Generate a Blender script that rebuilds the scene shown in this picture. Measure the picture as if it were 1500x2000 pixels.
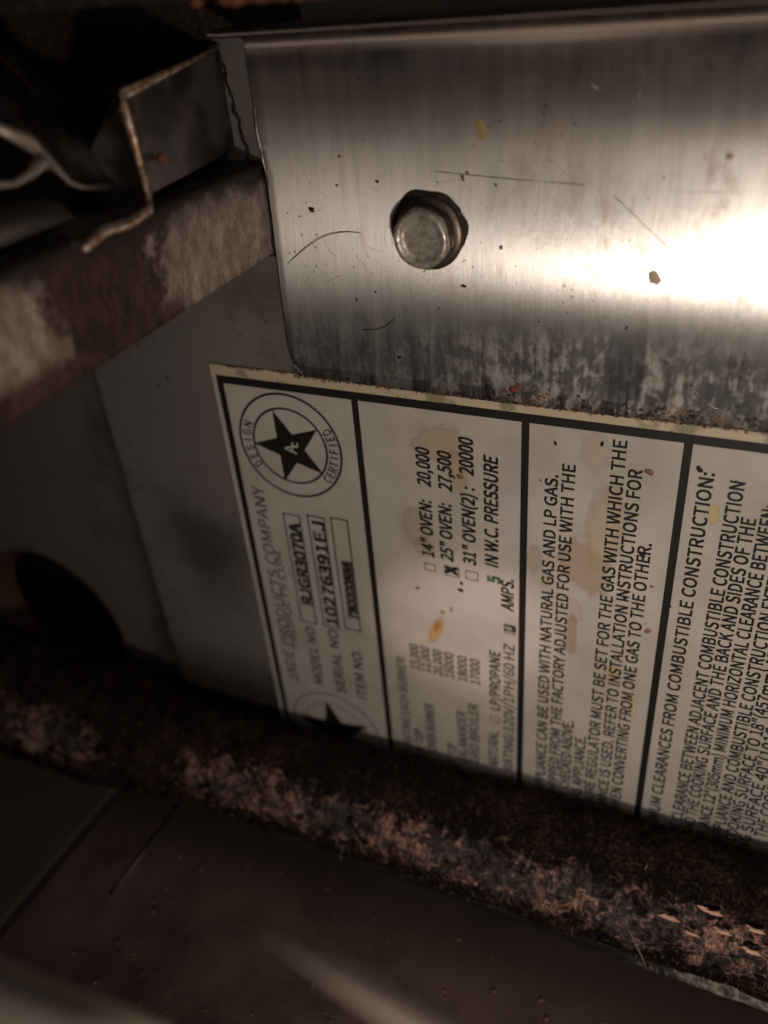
import bpy, bmesh, math, random
from mathutils import Vector, Matrix, noise
random.seed(7)
S = 0.001                                   # everything below is written in millimetres
for o in list(bpy.data.objects): bpy.data.objects.remove(o)
sc = bpy.context.scene
COL = sc.collection

# ---------------------------------------------------------------- camera
RIGHT, DOWN, FWD = Vector((.908, .412, -.077)), Vector((.167, -.526, -.834)), Vector((-.384, .744, -.546))
FWD.normalize(); RIGHT = (RIGHT - FWD*RIGHT.dot(FWD)).normalized(); DOWN = FWD.cross(RIGHT).normalized()
cam_data = bpy.data.cameras.new('camera'); cam = bpy.data.objects.new('camera', cam_data); COL.objects.link(cam)
cam_data.sensor_fit = 'VERTICAL'; cam_data.sensor_height = 36; cam_data.sensor_width = 27
cam_data.lens = 1628/2000*36
cam_data.clip_start = .002; cam_data.clip_end = 20
M = Matrix((RIGHT, -DOWN, -FWD)).transposed().to_4x4(); M.translation = Vector((0, -110, 0))*S
cam.matrix_world = M
cam_data.dof.use_dof = True; cam_data.dof.focus_distance = .126; cam_data.dof.aperture_fstop = 12
sc.camera = cam
sc.render.resolution_x = 768; sc.render.resolution_y = 1024
sc.view_settings.view_transform = 'Standard'; sc.view_settings.look = 'None'
sc.view_settings.exposure = .12; sc.view_settings.gamma = 1

# ---------------------------------------------------------------- light
w = bpy.data.worlds.new('World'); sc.world = w; w.use_nodes = True
bg = w.node_tree.nodes['Background']; bg.inputs[0].default_value = (1, .80, .70, 1); bg.inputs[1].default_value = .003

def lamp(kind, name, loc, target, energy, color, **kw):
    d = bpy.data.lights.new(name, kind); d.energy = energy; d.color = color
    for k, v in kw.items(): setattr(d, k, v)
    o = bpy.data.objects.new(name, d); COL.objects.link(o); o.location = Vector(loc)*S
    o.rotation_euler = (Vector(target)-Vector(loc)).to_track_quat('-Z', 'Y').to_euler()
    return o
# the phone torch, held a little below the lens and to its right
lamp('SPOT', 'torch', (30, -135, -62), (12, 0, -60), .34, (1, .85, .71), shadow_soft_size=6*S, spot_size=math.radians(155), spot_blend=1)
# added dim fill lamp from above, lifts the plate and its surroundings
lamp('AREA', 'fill_light', (110, -250, 110), (0, 0, -90), .085, (1, .86, .81), size=170*S)
# added wide dim lamp in front, puts a dull sheen in the steel
lamp('AREA', 'sheen_fill', (130, -300, -150), (0, 0, -60), .031, (1, .87, .79), size=240*S)
# two added spots that lay a weak pinkish pool on the plate
pool = lamp('SPOT', 'pool_spot', (-20, -150, -10), (-42, 0, -103), .48, (1, .76, .66), shadow_soft_size=2*S, spot_size=math.radians(12), spot_blend=.9)
pool.scale = (1.2, .9, 1)
lamp('SPOT', 'glow_spot', (10, -150, -10), (-20, 0, -104), .22, (1, .78, .70), shadow_soft_size=6*S, spot_size=math.radians(24), spot_blend=1)

# ---------------------------------------------------------------- material helpers
class NT:
    def __init__(s, name):
        s.m = bpy.data.materials.new(name); s.m.use_nodes = True; s.t = s.m.node_tree
        s.n = s.t.nodes; s.b = s.n['Principled BSDF']
        tc = s.n.new('ShaderNodeTexCoord'); mp = s.n.new('ShaderNodeMapping'); mp.inputs['Scale'].default_value = (1000,)*3
        s.t.links.new(tc.outputs['Object'], mp.inputs[0]); s.co = mp.outputs[0]
        sp = s.n.new('ShaderNodeSeparateXYZ'); s.t.links.new(s.co, sp.inputs[0]); s.X, s.Y, s.Z = sp.outputs
    def set(s, sock, v):
        if hasattr(v, 'links') or isinstance(v, bpy.types.NodeSocket): s.t.links.new(v, sock)
        else: sock.default_value = v
    def scale(s, v, co=None):
        m = s.n.new('ShaderNodeMapping'); s.t.links.new(co or s.co, m.inputs[0]); m.inputs['Scale'].default_value = v; return m.outputs[0]
    def off(s, v, co=None):
        m = s.n.new('ShaderNodeMapping'); s.t.links.new(co or s.co, m.inputs[0]); m.inputs['Location'].default_value = v; return m.outputs[0]
    def noise(s, sc=1, det=4, rough=.6, co=None, dist=0):
        k = s.n.new('ShaderNodeTexNoise'); s.t.links.new(co or s.co, k.inputs['Vector'])
        k.inputs['Scale'].default_value = sc; k.inputs['Detail'].default_value = det; k.inputs['Roughness'].default_value = rough; k.inputs['Distortion'].default_value = dist
        return k.outputs['Fac']
    def vor(s, sc=1, co=None, feature='F1', rnd=1):
        k = s.n.new('ShaderNodeTexVoronoi'); s.t.links.new(co or s.co, k.inputs['Vector']); k.feature = feature
        k.inputs['Scale'].default_value = sc; k.inputs['Randomness'].default_value = rnd; return k.outputs['Distance']
    def ramp(s, f, lo, hi, a=0., b=1.):
        k = s.n.new('ShaderNodeMapRange'); s.set(k.inputs['Value'], f)
        k.inputs['From Min'].default_value = lo; k.inputs['From Max'].default_value = hi
        k.inputs['To Min'].default_value = a; k.inputs['To Max'].default_value = b; k.interpolation_type = 'SMOOTHSTEP'; return k.outputs['Result']
    def math(s, op, a, b=0.):
        k = s.n.new('ShaderNodeMath'); k.operation = op; s.set(k.inputs[0], a); s.set(k.inputs[1], b); return k.outputs[0]
    def mix(s, f, a, b):
        k = s.n.new('ShaderNodeMix'); k.data_type = 'RGBA'; s.set(k.inputs['Factor'], f)
        for i, v in ((6, a), (7, b)):
            if isinstance(v, tuple) and len(v) == 3: v = v + (1,)
            s.set(k.inputs[i], v)
        return k.outputs[2]
    def bump(s, h, strength, dist, prev=None):
        k = s.n.new('ShaderNodeBump'); s.t.links.new(h, k.inputs['Height']); k.inputs['Strength'].default_value = strength
        k.inputs['Distance'].default_value = dist*S
        if prev: s.t.links.new(prev, k.inputs['Normal'])
        return k.outputs[0]
    def blob(s, x, z, rx, rz, rot=0, edge=.5, wob=.5, nz=None):
        """mask of one stain: an ellipse at x, z (mm, on the wall) with a wandering outline"""
        c, q = math.cos(rot), math.sin(rot)
        dx = s.math('SUBTRACT', s.X, x); dz = s.math('SUBTRACT', s.Z, z)
        u = s.math('DIVIDE', s.math('ADD', s.math('MULTIPLY', dx, c), s.math('MULTIPLY', dz, q)), rx)
        v = s.math('DIVIDE', s.math('SUBTRACT', s.math('MULTIPLY', dz, c), s.math('MULTIPLY', dx, q)), rz)
        r = s.math('SQRT', s.math('ADD', s.math('MULTIPLY', u, u), s.math('MULTIPLY', v, v)))
        if nz is not None: r = s.math('ADD', r, s.math('MULTIPLY', s.math('SUBTRACT', nz, .5), wob*2))
        return s.ramp(r, 1, 1-edge, 0, 1)
    def out(s, color=None, rough=None, metal=None, spec=None, normal=None, **kw):
        I = s.b.inputs
        for k, v in (('Base Color', color), ('Roughness', rough), ('Metallic', metal), ('Specular IOR Level', spec), ('Normal', normal)):
            if v is None: continue
            if isinstance(v, tuple) and len(v) == 3: v = v + (1,)
            s.set(I[k], v)
        for k, v in kw.items(): s.set(I[k.replace('_', ' ')], v)
        return s.m

# brushed stainless sheet with a greasy film
def mat_steel():
    t = NT('brushed_steel')
    tg = t.n.new('ShaderNodeTangent'); tg.direction_type = 'UV_MAP'; t.t.links.new(tg.outputs[0], t.b.inputs['Tangent'])
    lines = t.noise(1, 3, .7, t.scale((7, 7, .12)))
    streak = t.noise(1, 4, .65, t.scale((.55, .5, .05)))
    cloud = t.noise(.13, 5, .6)
    low = t.ramp(t.math('ADD', t.Z, t.math('MULTIPLY', cloud, 14)), -34, -42)
    spots = t.math('ADD', t.math('MULTIPLY', t.noise(1, 7, .7, t.scale((.55, .6, .42)), dist=.3), .7), t.math('MULTIPLY', t.noise(1, 3, .6, t.scale((1.3, 1, .12))), .3))
    filmspots = t.math('MULTIPLY', t.ramp(spots, .46, .60), t.math('MULTIPLY', low, t.ramp(t.X, -60, -10, .2, 1)))
    film = t.math('MULTIPLY', t.ramp(t.math('ADD', t.math('MULTIPLY', streak, .6), t.math('MULTIPLY', cloud, .4)), .30, .74), .45)
    patch = t.math('MULTIPLY', t.math('MULTIPLY', t.ramp(t.X, -19.6, -19.0), t.ramp(t.X, -14.2, -14.8)),
                   t.math('MULTIPLY', t.ramp(t.Z, -42, -43.5), t.ramp(t.Z, -53.2, -52.4)))
    film = t.math('ADD', t.math('MULTIPLY', film, .8), t.math('MULTIPLY', filmspots, .85))
    film = t.math('MULTIPLY', film, t.math('SUBTRACT', 1, t.math('MULTIPLY', patch, .7)))
    grain = t.noise(1, 3, .8, t.scale((2.6, 2.6, .07)))
    c = t.mix(t.math('ADD', t.math('MULTIPLY', streak, .5), t.math('MULTIPLY', t.ramp(grain, .3, .7), .5)), (.40, .395, .39), (.60, .59, .58))
    c = t.mix(t.math('MULTIPLY', film, .62), c, (.74, .68, .61))
    dirt = t.ramp(t.noise(1, 6, .7, t.off((31, 4, 9), t.scale((.34, .3, .16)))), .50, .72)
    c = t.mix(t.math('MULTIPLY', dirt, .6), c, (.20, .155, .12))
    # rust and burnt grease creeping up from the lower edge and along the left edge
    en = t.noise(.55, 6, .7, t.off((3, 0, 5)))
    rz = t.ramp(t.math('ADD', t.Z, t.math('MULTIPLY', en, -3.5)), -56.5, -57.6)
    rz = t.math('MULTIPLY', rz, t.ramp(t.noise(.14, 2, .5, t.off((11, 0, 0))), .40, .58, .25, 1))
    right = t.math('MULTIPLY', t.math('MULTIPLY', t.blob(-7, -53.8, 11, 2.0, -.04, .8, .6, en), t.ramp(t.noise(1.1, 5, .7), .42, .56)), .85)
    rz = t.math('MAXIMUM', rz, right)
    c = t.mix(rz, c, t.mix(t.ramp(en, .35, .7), (.025, .012, .008), (.24, .105, .05)))
    lip = t.ramp(t.Z, -9.5, -7.5); c = t.mix(t.math('MULTIPLY', lip, t.ramp(t.X, -75, -20, .45, .9)), c, (.09, .07, .06))  # top fold darkened in colour to dim its highlight, more to the right
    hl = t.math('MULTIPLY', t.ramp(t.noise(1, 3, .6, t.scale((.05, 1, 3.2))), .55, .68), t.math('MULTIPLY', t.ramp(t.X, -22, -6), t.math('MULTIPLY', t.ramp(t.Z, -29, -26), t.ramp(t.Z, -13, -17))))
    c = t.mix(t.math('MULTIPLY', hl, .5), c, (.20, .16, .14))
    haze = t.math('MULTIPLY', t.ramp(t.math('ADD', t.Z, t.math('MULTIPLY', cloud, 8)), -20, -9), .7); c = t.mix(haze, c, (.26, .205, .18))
    # pinprick spatter
    pv = t.vor(.55, t.scale((1, .2, 1)), rnd=1)
    pin = t.math('MULTIPLY', t.ramp(pv, .13, .06), t.ramp(t.noise(.09, 2, .5, t.off((7, 0, 2))), .50, .56))
    c = t.mix(t.math('MULTIPLY', pin, .8), c, (.10, .055, .03))
    rgh = t.math('ADD', t.math('ADD', .31, t.math('MULTIPLY', film, .02)), t.math('MAXIMUM', t.math('MULTIPLY', rz, .5), t.math('MAXIMUM', t.math('MULTIPLY', lip, .35), t.math('MULTIPLY', dirt, .06))))
    metal = t.math('SUBTRACT', 1, t.math('MAXIMUM', t.math('MULTIPLY', film, .55), rz))
    nb = t.bump(lines, .5, .035); nb = t.bump(t.noise(1, 2, .4, t.scale((.25, .2, .05))), .35, .12, nb)
    return t.out(c, rgh, metal, .5, nb, Anisotropic=1.0)

def mat_wall(grimy_shaded=False):
    t = NT('grimy_shaded_aluminised_steel' if grimy_shaded else 'dull_aluminised_steel')
    a = t.noise(.05, 5, .6); b = t.noise(.6, 5, .7)
    c = t.mix(a, (.17, .155, .15), (.27, .245, .235)); c = t.mix(t.math('MULTIPLY', b, .4), c, (.15, .13, .12))
    st = t.ramp(t.noise(.035, 5, .6, t.off((20, 0, 3))), .52, .68)
    c = t.mix(t.math('MULTIPLY', st, .6), c, (.08, .06, .045))
    pv = t.vor(.30); pin = t.math('MULTIPLY', t.ramp(pv, .16, .08), t.ramp(t.noise(.11, 2, .5), .46, .54))
    c = t.mix(t.math('MULTIPLY', pin, .8), c, (.05, .03, .02))
    if grimy_shaded: # shade of the step painted dark along the joint, plus even grime
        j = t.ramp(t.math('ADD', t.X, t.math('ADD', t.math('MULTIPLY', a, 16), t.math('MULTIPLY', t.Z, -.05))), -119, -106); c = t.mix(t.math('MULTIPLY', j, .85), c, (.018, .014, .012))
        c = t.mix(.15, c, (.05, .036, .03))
    else:     # darker patch left of the plate, and darker towards the bottom
        j = t.math('MULTIPLY', t.blob(-100, -99, 17, 20, .5, .9, .5, a), .75); c = t.mix(j, c, (.05, .036, .028))
        j = t.ramp(t.math('ADD', t.Z, t.math('MULTIPLY', a, -16)), -132, -148); c = t.mix(t.math('MULTIPLY', j, .85), c, (.02, .014, .012))
    return t.out(c, t.ramp(b, .3, .7, .45, .7), .25, .4, t.bump(b, .25, .06))

def mat_label(): # printed plate with cooked-on stains
    t = NT('stained_off_white_plate')
    nz = t.noise(.55, 5, .6); big = t.noise(.10, 4, .6)
    c = t.mix(t.ramp(big, .35, .7), (.50, .47, .43), (.43, .40, .355))
    def st(args, col, k):
        nonlocal c
        mk = t.blob(*args, nz=nz); c = t.mix(t.math('MULTIPLY', mk, k*.8), c, col)
        rim = t.math('MULTIPLY', mk, t.math('SUBTRACT', 1, mk)); c = t.mix(t.math('MULTIPLY', rim, 1.4*k), c, tuple(q*.6 for q in col))
    for args, col, k in [
        ((-45.5, -65.0, 5.5, 3.6, .3, .35, .5), (.40, .31, .20), .75), ((-42.6, -69.5, 2.0, 4.2, .1, .3, .4), (.42, .32, .20), .8),
        ((-50.5, -82.0, 3.2, 4.4, 0, .45, .5), (.38, .30, .21), .7), ((-49.2, -86.5, 2.2, 2.6, 0, .5, .5), (.36, .30, .18), .6),
        ((-21.0, -84.0, 4.2, 6.2, .5, .4, .5), (.36, .26, .16), .85), ((-18.2, -76.0, 3.6, 9.5, -.1, .5, .5), (.44, .34, .22), .75),
        ((-20.5, -62.5, 2.6, 4.0, 0, .5, .5), (.48, .38, .27), .6), ((-29.3, -84.5, 1.6, 3.4, 0, .5, .4), (.36, .30, .18), .7),
        ((-47.9, -105.5, 1.3, 4.2, -.35, .45, .25), (.50, .26, .06), .95), ((-47.6, -104.5, .7, 1.6, -.35, .6, .25), (.30, .12, .02), .9),
        ((-46.3, -100.6, .55, .7, 0, .5, .3), (.30, .13, .03), .9), ((-44.6, -99.4, .5, .8, 0, .5, .3), (.28, .14, .05), .9),
        ((-27.6, -88.5, 1.2, 1.4, 0, .4, .4), (.42, .36, .20), .7), ((-22.7, -93.2, 2.0, 3.0, .5, .4, .5), (.45, .36, .28), .55),
        ((-3.0, -70.0, 1.0, 2.3, 0, .5, .4), (.58, .44, .14), .8), ((-22.4, -99.0, 1.1, 5.2, 0, .5, .5), (.30, .16, .07), .6),
        ((-15.0, -106, 1.2, 2.4, 0, .6, .4), (.60, .38, .14), .8), ((-11.0, -112, .9, 5.0, .1, .6, .4), (.58, .42, .20), .6)]:
        st(args, col, k)
    # the upper margin is yellowed and eaten by rust from the joint above
    m = t.ramp(t.math('ADD', t.Z, t.math('MULTIPLY', nz, -1.2)), -59.0, -58.2)
    c = t.mix(t.math('MULTIPLY', m, .8), c, (.56, .47, .31))
    g = t.math('MULTIPLY', t.ramp(t.noise(.16, 4, .6, t.off((5, 0, 0))), .52, .60), t.ramp(t.Z, -58.6, -57.4))
    c = t.mix(t.math('MULTIPLY', g, .8), c, (.22, .20, .12))
    r = t.ramp(t.math('ADD', t.Z, t.math('MULTIPLY', nz, -2.2)), -57.2, -56.5)
    c = t.mix(r, c, (.14, .055, .025))
    fine = t.ramp(t.noise(.9, 6, .75, t.off((9, 0, 1))), .60, .72)
    c = t.mix(t.math('MULTIPLY', fine, .22), c, (.40, .26, .16))
    return t.out(c, .42, 0, .5, t.bump(t.noise(.07, 2, .5), .5, .5, t.bump(nz, .12, .1)), Coat_Weight=.6, Coat_Roughness=.16)

def mat_print():
    t = NT('black_print'); n = t.noise(2.2, 4, .7)
    return t.out(t.mix(t.ramp(n, .55, .75), (.012, .011, .010), (.07, .06, .05)), .5, 0, .4)
def mat_print_faded():
    t = NT('worn_grey_print'); n = t.noise(2.4, 4, .7)
    return t.out(t.mix(t.ramp(n, .35, .65), (.03, .027, .025), (.14, .125, .11)), .5, 0, .4)

def mat_rustpipe():
    t = NT('scaled_rusty_iron')
    a = t.noise(.42, 7, .7, dist=.9); b = t.noise(1.6, 6, .75); cc = t.noise(.10, 4, .6, t.off((4, 7, 2)))
    c = t.mix(t.ramp(b, .35, .65), (.02, .016, .018), (.13, .10, .10))
    rust = t.mix(t.ramp(b, .3, .7), (.15, .060, .045), (.74, .42, .33))
    k = t.ramp(t.math('ADD', t.math('MULTIPLY', a, .45), t.math('ADD', t.math('MULTIPLY', cc, .37), t.math('MULTIPLY', b, .18))), .48, .56)
    c = t.mix(t.math('MULTIPLY', k, t.ramp(b, .3, .65, .15, .95)), c, rust)
    soot = t.ramp(t.noise(.45, 5, .7, t.off((1, 8, 3))), .56, .64)
    c = t.mix(t.math('MULTIPLY', soot, .85), c, (.012, .011, .012))
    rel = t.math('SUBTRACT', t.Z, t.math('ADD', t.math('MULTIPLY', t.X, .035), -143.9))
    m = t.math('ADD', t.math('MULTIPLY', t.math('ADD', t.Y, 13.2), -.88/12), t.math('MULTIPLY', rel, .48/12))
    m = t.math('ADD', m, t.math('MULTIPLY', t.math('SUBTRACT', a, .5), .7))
    m = t.math('SUBTRACT', m, t.ramp(t.math('ADD', t.X, t.math('MULTIPLY', cc, 20)), -84, -100, 0, .3)); tube_shade = t.ramp(m, .99, .82)  # unlit top, underside and left end of the tube painted as shade
    c = t.mix(t.math('MULTIPLY', tube_shade, .9), c, t.mix(t.ramp(b, .5, .75), (.006, .005, .004), (.05, .018, .012)))
    och = t.ramp(t.noise(.5, 4, .6, t.off((14, 2, 8))), .62, .68)
    c = t.mix(t.math('MULTIPLY', och, .15), c, (.36, .26, .13))
    nb = t.bump(b, .9, .35); nb = t.bump(t.noise(5, 4, .7), .7, .10, nb)
    return t.out(c, t.ramp(b, .3, .7, .5, .85), .12, t.math('MULTIPLY', t.math('SUBTRACT', 1, tube_shade), .5), nb)

def mat_sooty():
    t = NT('greasy_soot'); b = t.noise(1.2, 6, .7)
    return t.out(t.mix(t.ramp(b, .5, .7), (.012, .009, .008), (.07, .035, .022)), .6, 0, .4, t.bump(b, .8, .3))

def mat_floor():
    t = NT('baked_brown_pan'); a = t.noise(.05, 5, .6); b = t.noise(.5, 6, .7)
    c = t.mix(t.ramp(a, .35, .65), (.065, .042, .037), (.15, .10, .088)); c = t.mix(t.math('MULTIPLY', t.ramp(b, .5, .7), .5), c, (.14, .085, .07))
    dk = t.ramp(t.math('ADD', t.Y, t.math('MULTIPLY', a, 26)), -28, -8); c = t.mix(t.math('MULTIPLY', dk, .8), c, (.02, .014, .012))  # shade under the tube painted into the pan colour
    return t.out(c, .75, .1, .3, t.bump(b, .5, .2))

def mat_flange(): # galvanised sheet: pale bloom left on brown rust
    t = NT('rusted_galvanised_sheet')
    st = t.noise(1, 6, .7, t.scale((.3, .16, .11))); b = t.noise(1, 6, .75, t.scale((.8, .55, .32))); big = t.noise(.09, 3, .5, t.off((2, 3, 0)))
    pale = t.mix(t.ramp(b, .3, .7), (.15, .115, .10), (.44, .36, .32))
    pale = t.mix(t.ramp(t.noise(1, 6, .7, t.scale((.9, .8, .25))), .54, .62), pale, (.22, .16, .10))
    rust = t.mix(t.ramp(b, .3, .7), (.018, .009, .007), (.10, .047, .034))
    # rust takes over away from the joint, pale patches again further out
    d = t.math('MULTIPLY', t.Y, -1)
    e = t.math('ADD', d, t.math('MULTIPLY', t.math('SUBTRACT', st, .5), 26))
    k = t.math('MULTIPLY', t.ramp(e, 27, 29.5), t.ramp(e, 49, 46))
    k = t.math('MAXIMUM', k, t.ramp(t.math('ADD', t.Z, t.math('MULTIPLY', st, 6)), -21.5, -19.5))
    k = t.math('MAXIMUM', k, t.math('MULTIPLY', t.ramp(e, 19, 27), t.ramp(t.Z, -32.5, -35)))
    c = t.mix(k, pale, rust)
    gt = t.math('ADD', t.Z, t.math('MULTIPLY', t.math('SUBTRACT', st, .5), 7)); c = t.mix(t.ramp(gt, -26.5, -23.0), c, (.018, .011, .009))
    spec = t.ramp(b, .72, .78); c = t.mix(spec, c, (.5, .34, .18))
    return t.out(c, .6, .2, .4, t.bump(b, .5, .15))
def mat_dim():
    t = NT('smoked_sheet_metal'); b = t.noise(.5, 5, .7)
    return t.out(t.mix(t.ramp(t.noise(.12, 3, .5), .4, .6), (.020, .014, .013), (.10, .08, .075)), .5, .4, .5, t.bump(b, .4, .1))
def mat_edge():
    t = NT('rusty_sheared_edge'); b = t.noise(.9, 4, .7)
    return t.out(t.mix(t.ramp(b, .4, .6), (.32, .16, .08), (.70, .58, .48)), .35, .5, .5, t.bump(b, .4, .1))
def mat_bolt():
    t = NT('dull_zinc_bolt'); b = t.noise(.9, 5, .7)
    c = t.mix(t.ramp(b, .42, .62), (.62, .60, .56), (.30, .24, .19))
    return t.out(c, t.ramp(b, .3, .7, .28, .55), .6, .5, t.bump(b, .35, .06))
def flat(name, c, r=.7, m=0):
    t = NT(name); b = t.noise(1.5, 3, .6); d = tuple(x*.6 for x in c)
    return t.out(t.mix(b, d, c), r, m, .4)

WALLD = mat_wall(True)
STEEL, WALL, LABEL, INK, FADE = mat_steel(), mat_wall(), mat_label(), mat_print(), mat_print_faded()
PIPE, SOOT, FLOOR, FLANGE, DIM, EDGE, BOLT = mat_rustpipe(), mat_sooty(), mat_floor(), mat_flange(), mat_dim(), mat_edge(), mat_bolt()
BOLTD = flat('darker_zinc', (.16, .125, .10), .38, .8)  # darker zinc for the hex sides and washer flange
CRUMB, RUSTC, TAN, HAIR = flat('burnt_crumb', (.02, .012, .010)), flat('rust_crumb', (.20, .065, .03)), flat('dried_grease_drop', (.62, .50, .36), .5), flat('dark_hair', (.04, .025, .018), .4)
LINT = flat('pale_lint', (.55, .42, .30), .6); GREEN = flat('green_stamp_ink', (.03, .10, .055)); YEL = flat('yellow_grease_drop', (.42, .34, .14), .5)
TIP = flat('bright_torn_metal', (.75, .44, .31), .4); HOLE = flat('dark_void', (.004, .003, .003), .9); HOLERIM = flat('burnt_rusty_rim', (.13, .07, .05), .7)
def mat_worn():
    t = NT('soot_worn_to_bare_iron'); b = t.noise(.7, 6, .75)
    k = t.ramp(t.math('ADD', t.math('MULTIPLY', t.X, .018), t.math('MULTIPLY', b, 1.3)), .58, .95)
    return t.out(t.mix(k, (.02, .016, .015), t.mix(t.ramp(b, .4, .6), (.16, .15, .135), (.42, .38, .34))), .5, .3, .5, t.bump(b, .7, .3))
WORN = mat_worn()
WORN2 = flat('scuffed_bare_iron', (.46, .33, .26), .45, .4)
RIM = flat('worn_bright_rim', (.42, .36, .31), .45, .5)

# ---------------------------------------------------------------- mesh helpers
def link(name, verts, faces, mat, parent=None, smooth=False, uv=False):
    me = bpy.data.meshes.new(name); me.from_pydata([tuple(c*S for c in v) for v in verts], [], faces); me.update()
    if smooth: me.polygons.foreach_set('use_smooth', [True]*len(me.polygons))
    if uv:
        l = me.uv_layers.new(name='UVMap')
        for p in me.loops:
            v = me.vertices[p.vertex_index].co; l.data[p.index].uv = (v.x*10, (v.z - v.y)*10)
    me.materials.append(mat); o = bpy.data.objects.new(name, me); COL.objects.link(o)
    if parent: o.parent = parent
    return o
def tag(o, label=None, cat=None, group=None, kind=None):
    for k, v in (('label', label), ('category', cat), ('group', group), ('kind', kind)):
        if v: o[k] = v
    return o
def empty(name, label, cat, group=None):
    o = bpy.data.objects.new(name, None); COL.objects.link(o); return tag(o, label, cat, group)
def box(x0, x1, y0, y1, z0, z1):
    v = [(x, y, z) for x in (x0, x1) for y in (y0, y1) for z in (z0, z1)]
    return v, [(0, 1, 3, 2), (4, 6, 7, 5), (0, 4, 5, 1), (2, 3, 7, 6), (0, 2, 6, 4), (1, 5, 7, 3)]
def bevel(o, w_, seg=2):
    m = o.modifiers.new('bevel', 'BEVEL'); m.width = w_*S; m.segments = seg; m.limit_method = 'ANGLE'; return o
def extrude_profile(pts, y, axis='X', a=0, b=1, thick=.8):
    """a folded sheet: polyline pts (2-D) thickened and run along an axis from a to b"""
    n = len(pts); L, R = [], []
    for i, p in enumerate(pts):
        p = Vector(p); d0 = (p-Vector(pts[i-1])).normalized() if i else None; d1 = (Vector(pts[i+1])-p).normalized() if i < n-1 else None
        d = (d0+d1).normalized() if d0 and d1 else (d0 or d1); q = Vector((-d.y, d.x))*thick/2
        L.append(p+q); R.append(p-q)
    ring = L+R[::-1]; m = len(ring); V = []
    for e in (a, b):
        for p in ring: V.append((e, p.x, p.y) if axis == 'X' else ((p.x, e, p.y) if axis == 'Y' else (p.x, p.y, e)))
    F = [(i, (i+1) % m, m+(i+1) % m, m+i) for i in range(m)]
    for k in range(n-1): F += [(k, k+1, m-2-k, m-1-k)[::-1], (m+k, m+k+1, m+m-2-k, m+m-1-k)]
    return V, F
def join(lst):
    V, F = [], []
    for v, f in lst: b0 = len(V); V += v; F += [tuple(i+b0 for i in q) for q in f]
    return V, F
def arc(cx, cy, r, a0, a1, n=6):
    return [(cx+r*math.cos(math.radians(a0+(a1-a0)*i/n)), cy+r*math.sin(math.radians(a0+(a1-a0)*i/n))) for i in range(n+1)]
def tube(path, rad, seg=10, cap=True):
    V, F = [], []; path = [Vector(p) for p in path]; n = len(path)
    up = Vector((.1, .3, .95)).normalized()
    for i, p in enumerate(path):
        d = (path[min(i+1, n-1)]-path[max(i-1, 0)]).normalized(); s_ = d.cross(up).normalized(); u = s_.cross(d)
        r = rad[i] if hasattr(rad, '__len__') else rad
        for k in range(seg):
            a = 2*math.pi*k/seg; V.append(tuple(p+(s_*math.cos(a)+u*math.sin(a))*r))
    for i in range(n-1):
        for k in range(seg):
            F.append((i*seg+k, i*seg+(k+1) % seg, (i+1)*seg+(k+1) % seg, (i+1)*seg+k))
    if cap: F.append(tuple(range(seg))[::-1]); F.append(tuple((n-1)*seg+k for k in range(seg)))
    return V, F
def crumbs(spots, y=-.05, depth=.5, fy=None):
    """irregular little lumps sitting on the plane Y = y; spots = (x, z, rx, rz)"""
    V, F = [], []
    y_ = y
    for x, z, rx, rz in spots:
        y = y_+(fy(z) if fy else 0); b0 = len(V); n = 9; ph = random.random()*6
        for ring, (k, h) in enumerate(((1, 0), (.75, .6), (.3, 1))):
            for i in range(n):
                a = 2*math.pi*i/n+ph; j = 1+.35*math.sin(2.3*a+ph*3)*random.uniform(.5, 1) + random.uniform(-.12, .12)
                V.append((x+rx*k*j*math.cos(a), y-h*depth*min(rx, rz), z+rz*k*j*math.sin(a)))
        V.append((x, y-depth*min(rx, rz)*1.1, z))
        for r in range(2):
            for i in range(n): F.append((b0+r*n+i, b0+(r+1)*n+i, b0+(r+1)*n+(i+1) % n, b0+r*n+(i+1) % n))
        for i in range(n): F.append((b0+2*n+i, b0+3*n, b0+2*n+(i+1) % n))
    return V, F
def lathe(prof, n=48, fn=None):
    V, F = [], []
    for r, y in prof:
        for k in range(n):
            a = 2*math.pi*k/n; rr = fn(r, y, a) if fn else r; V.append((rr*math.cos(a), y, rr*math.sin(a)))
    for j in range(len(prof)-1):
        for k in range(n): F.append((j*n+k, j*n+(k+1) % n, (j+1)*n+(k+1) % n, (j+1)*n+k))
    F.append(tuple((len(prof)-1)*n+k for k in range(n)))
    return V, F
def quadgrid(x0, x1, z0, z1, y, nx, nz, fy=None):
    V = []; F = []
    for j in range(nz+1):
        for i in range(nx+1):
            x = x0+(x1-x0)*i/nx; z = z0+(z1-z0)*j/nz; V.append((x, y+(fy(x, z) if fy else 0), z))
    for j in range(nz):
        for i in range(nx): a = j*(nx+1)+i; F.append((a, a+1, a+nx+2, a+nx+1))
    return V, F

# ---------------------------------------------------------------- the setting: back wall, left wall section, pan floor
o = link('back_wall', *box(-116, 75, 0, 1.2, -160, 1.4), WALL); bevel(o, .5); tag(o, kind='structure')
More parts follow.
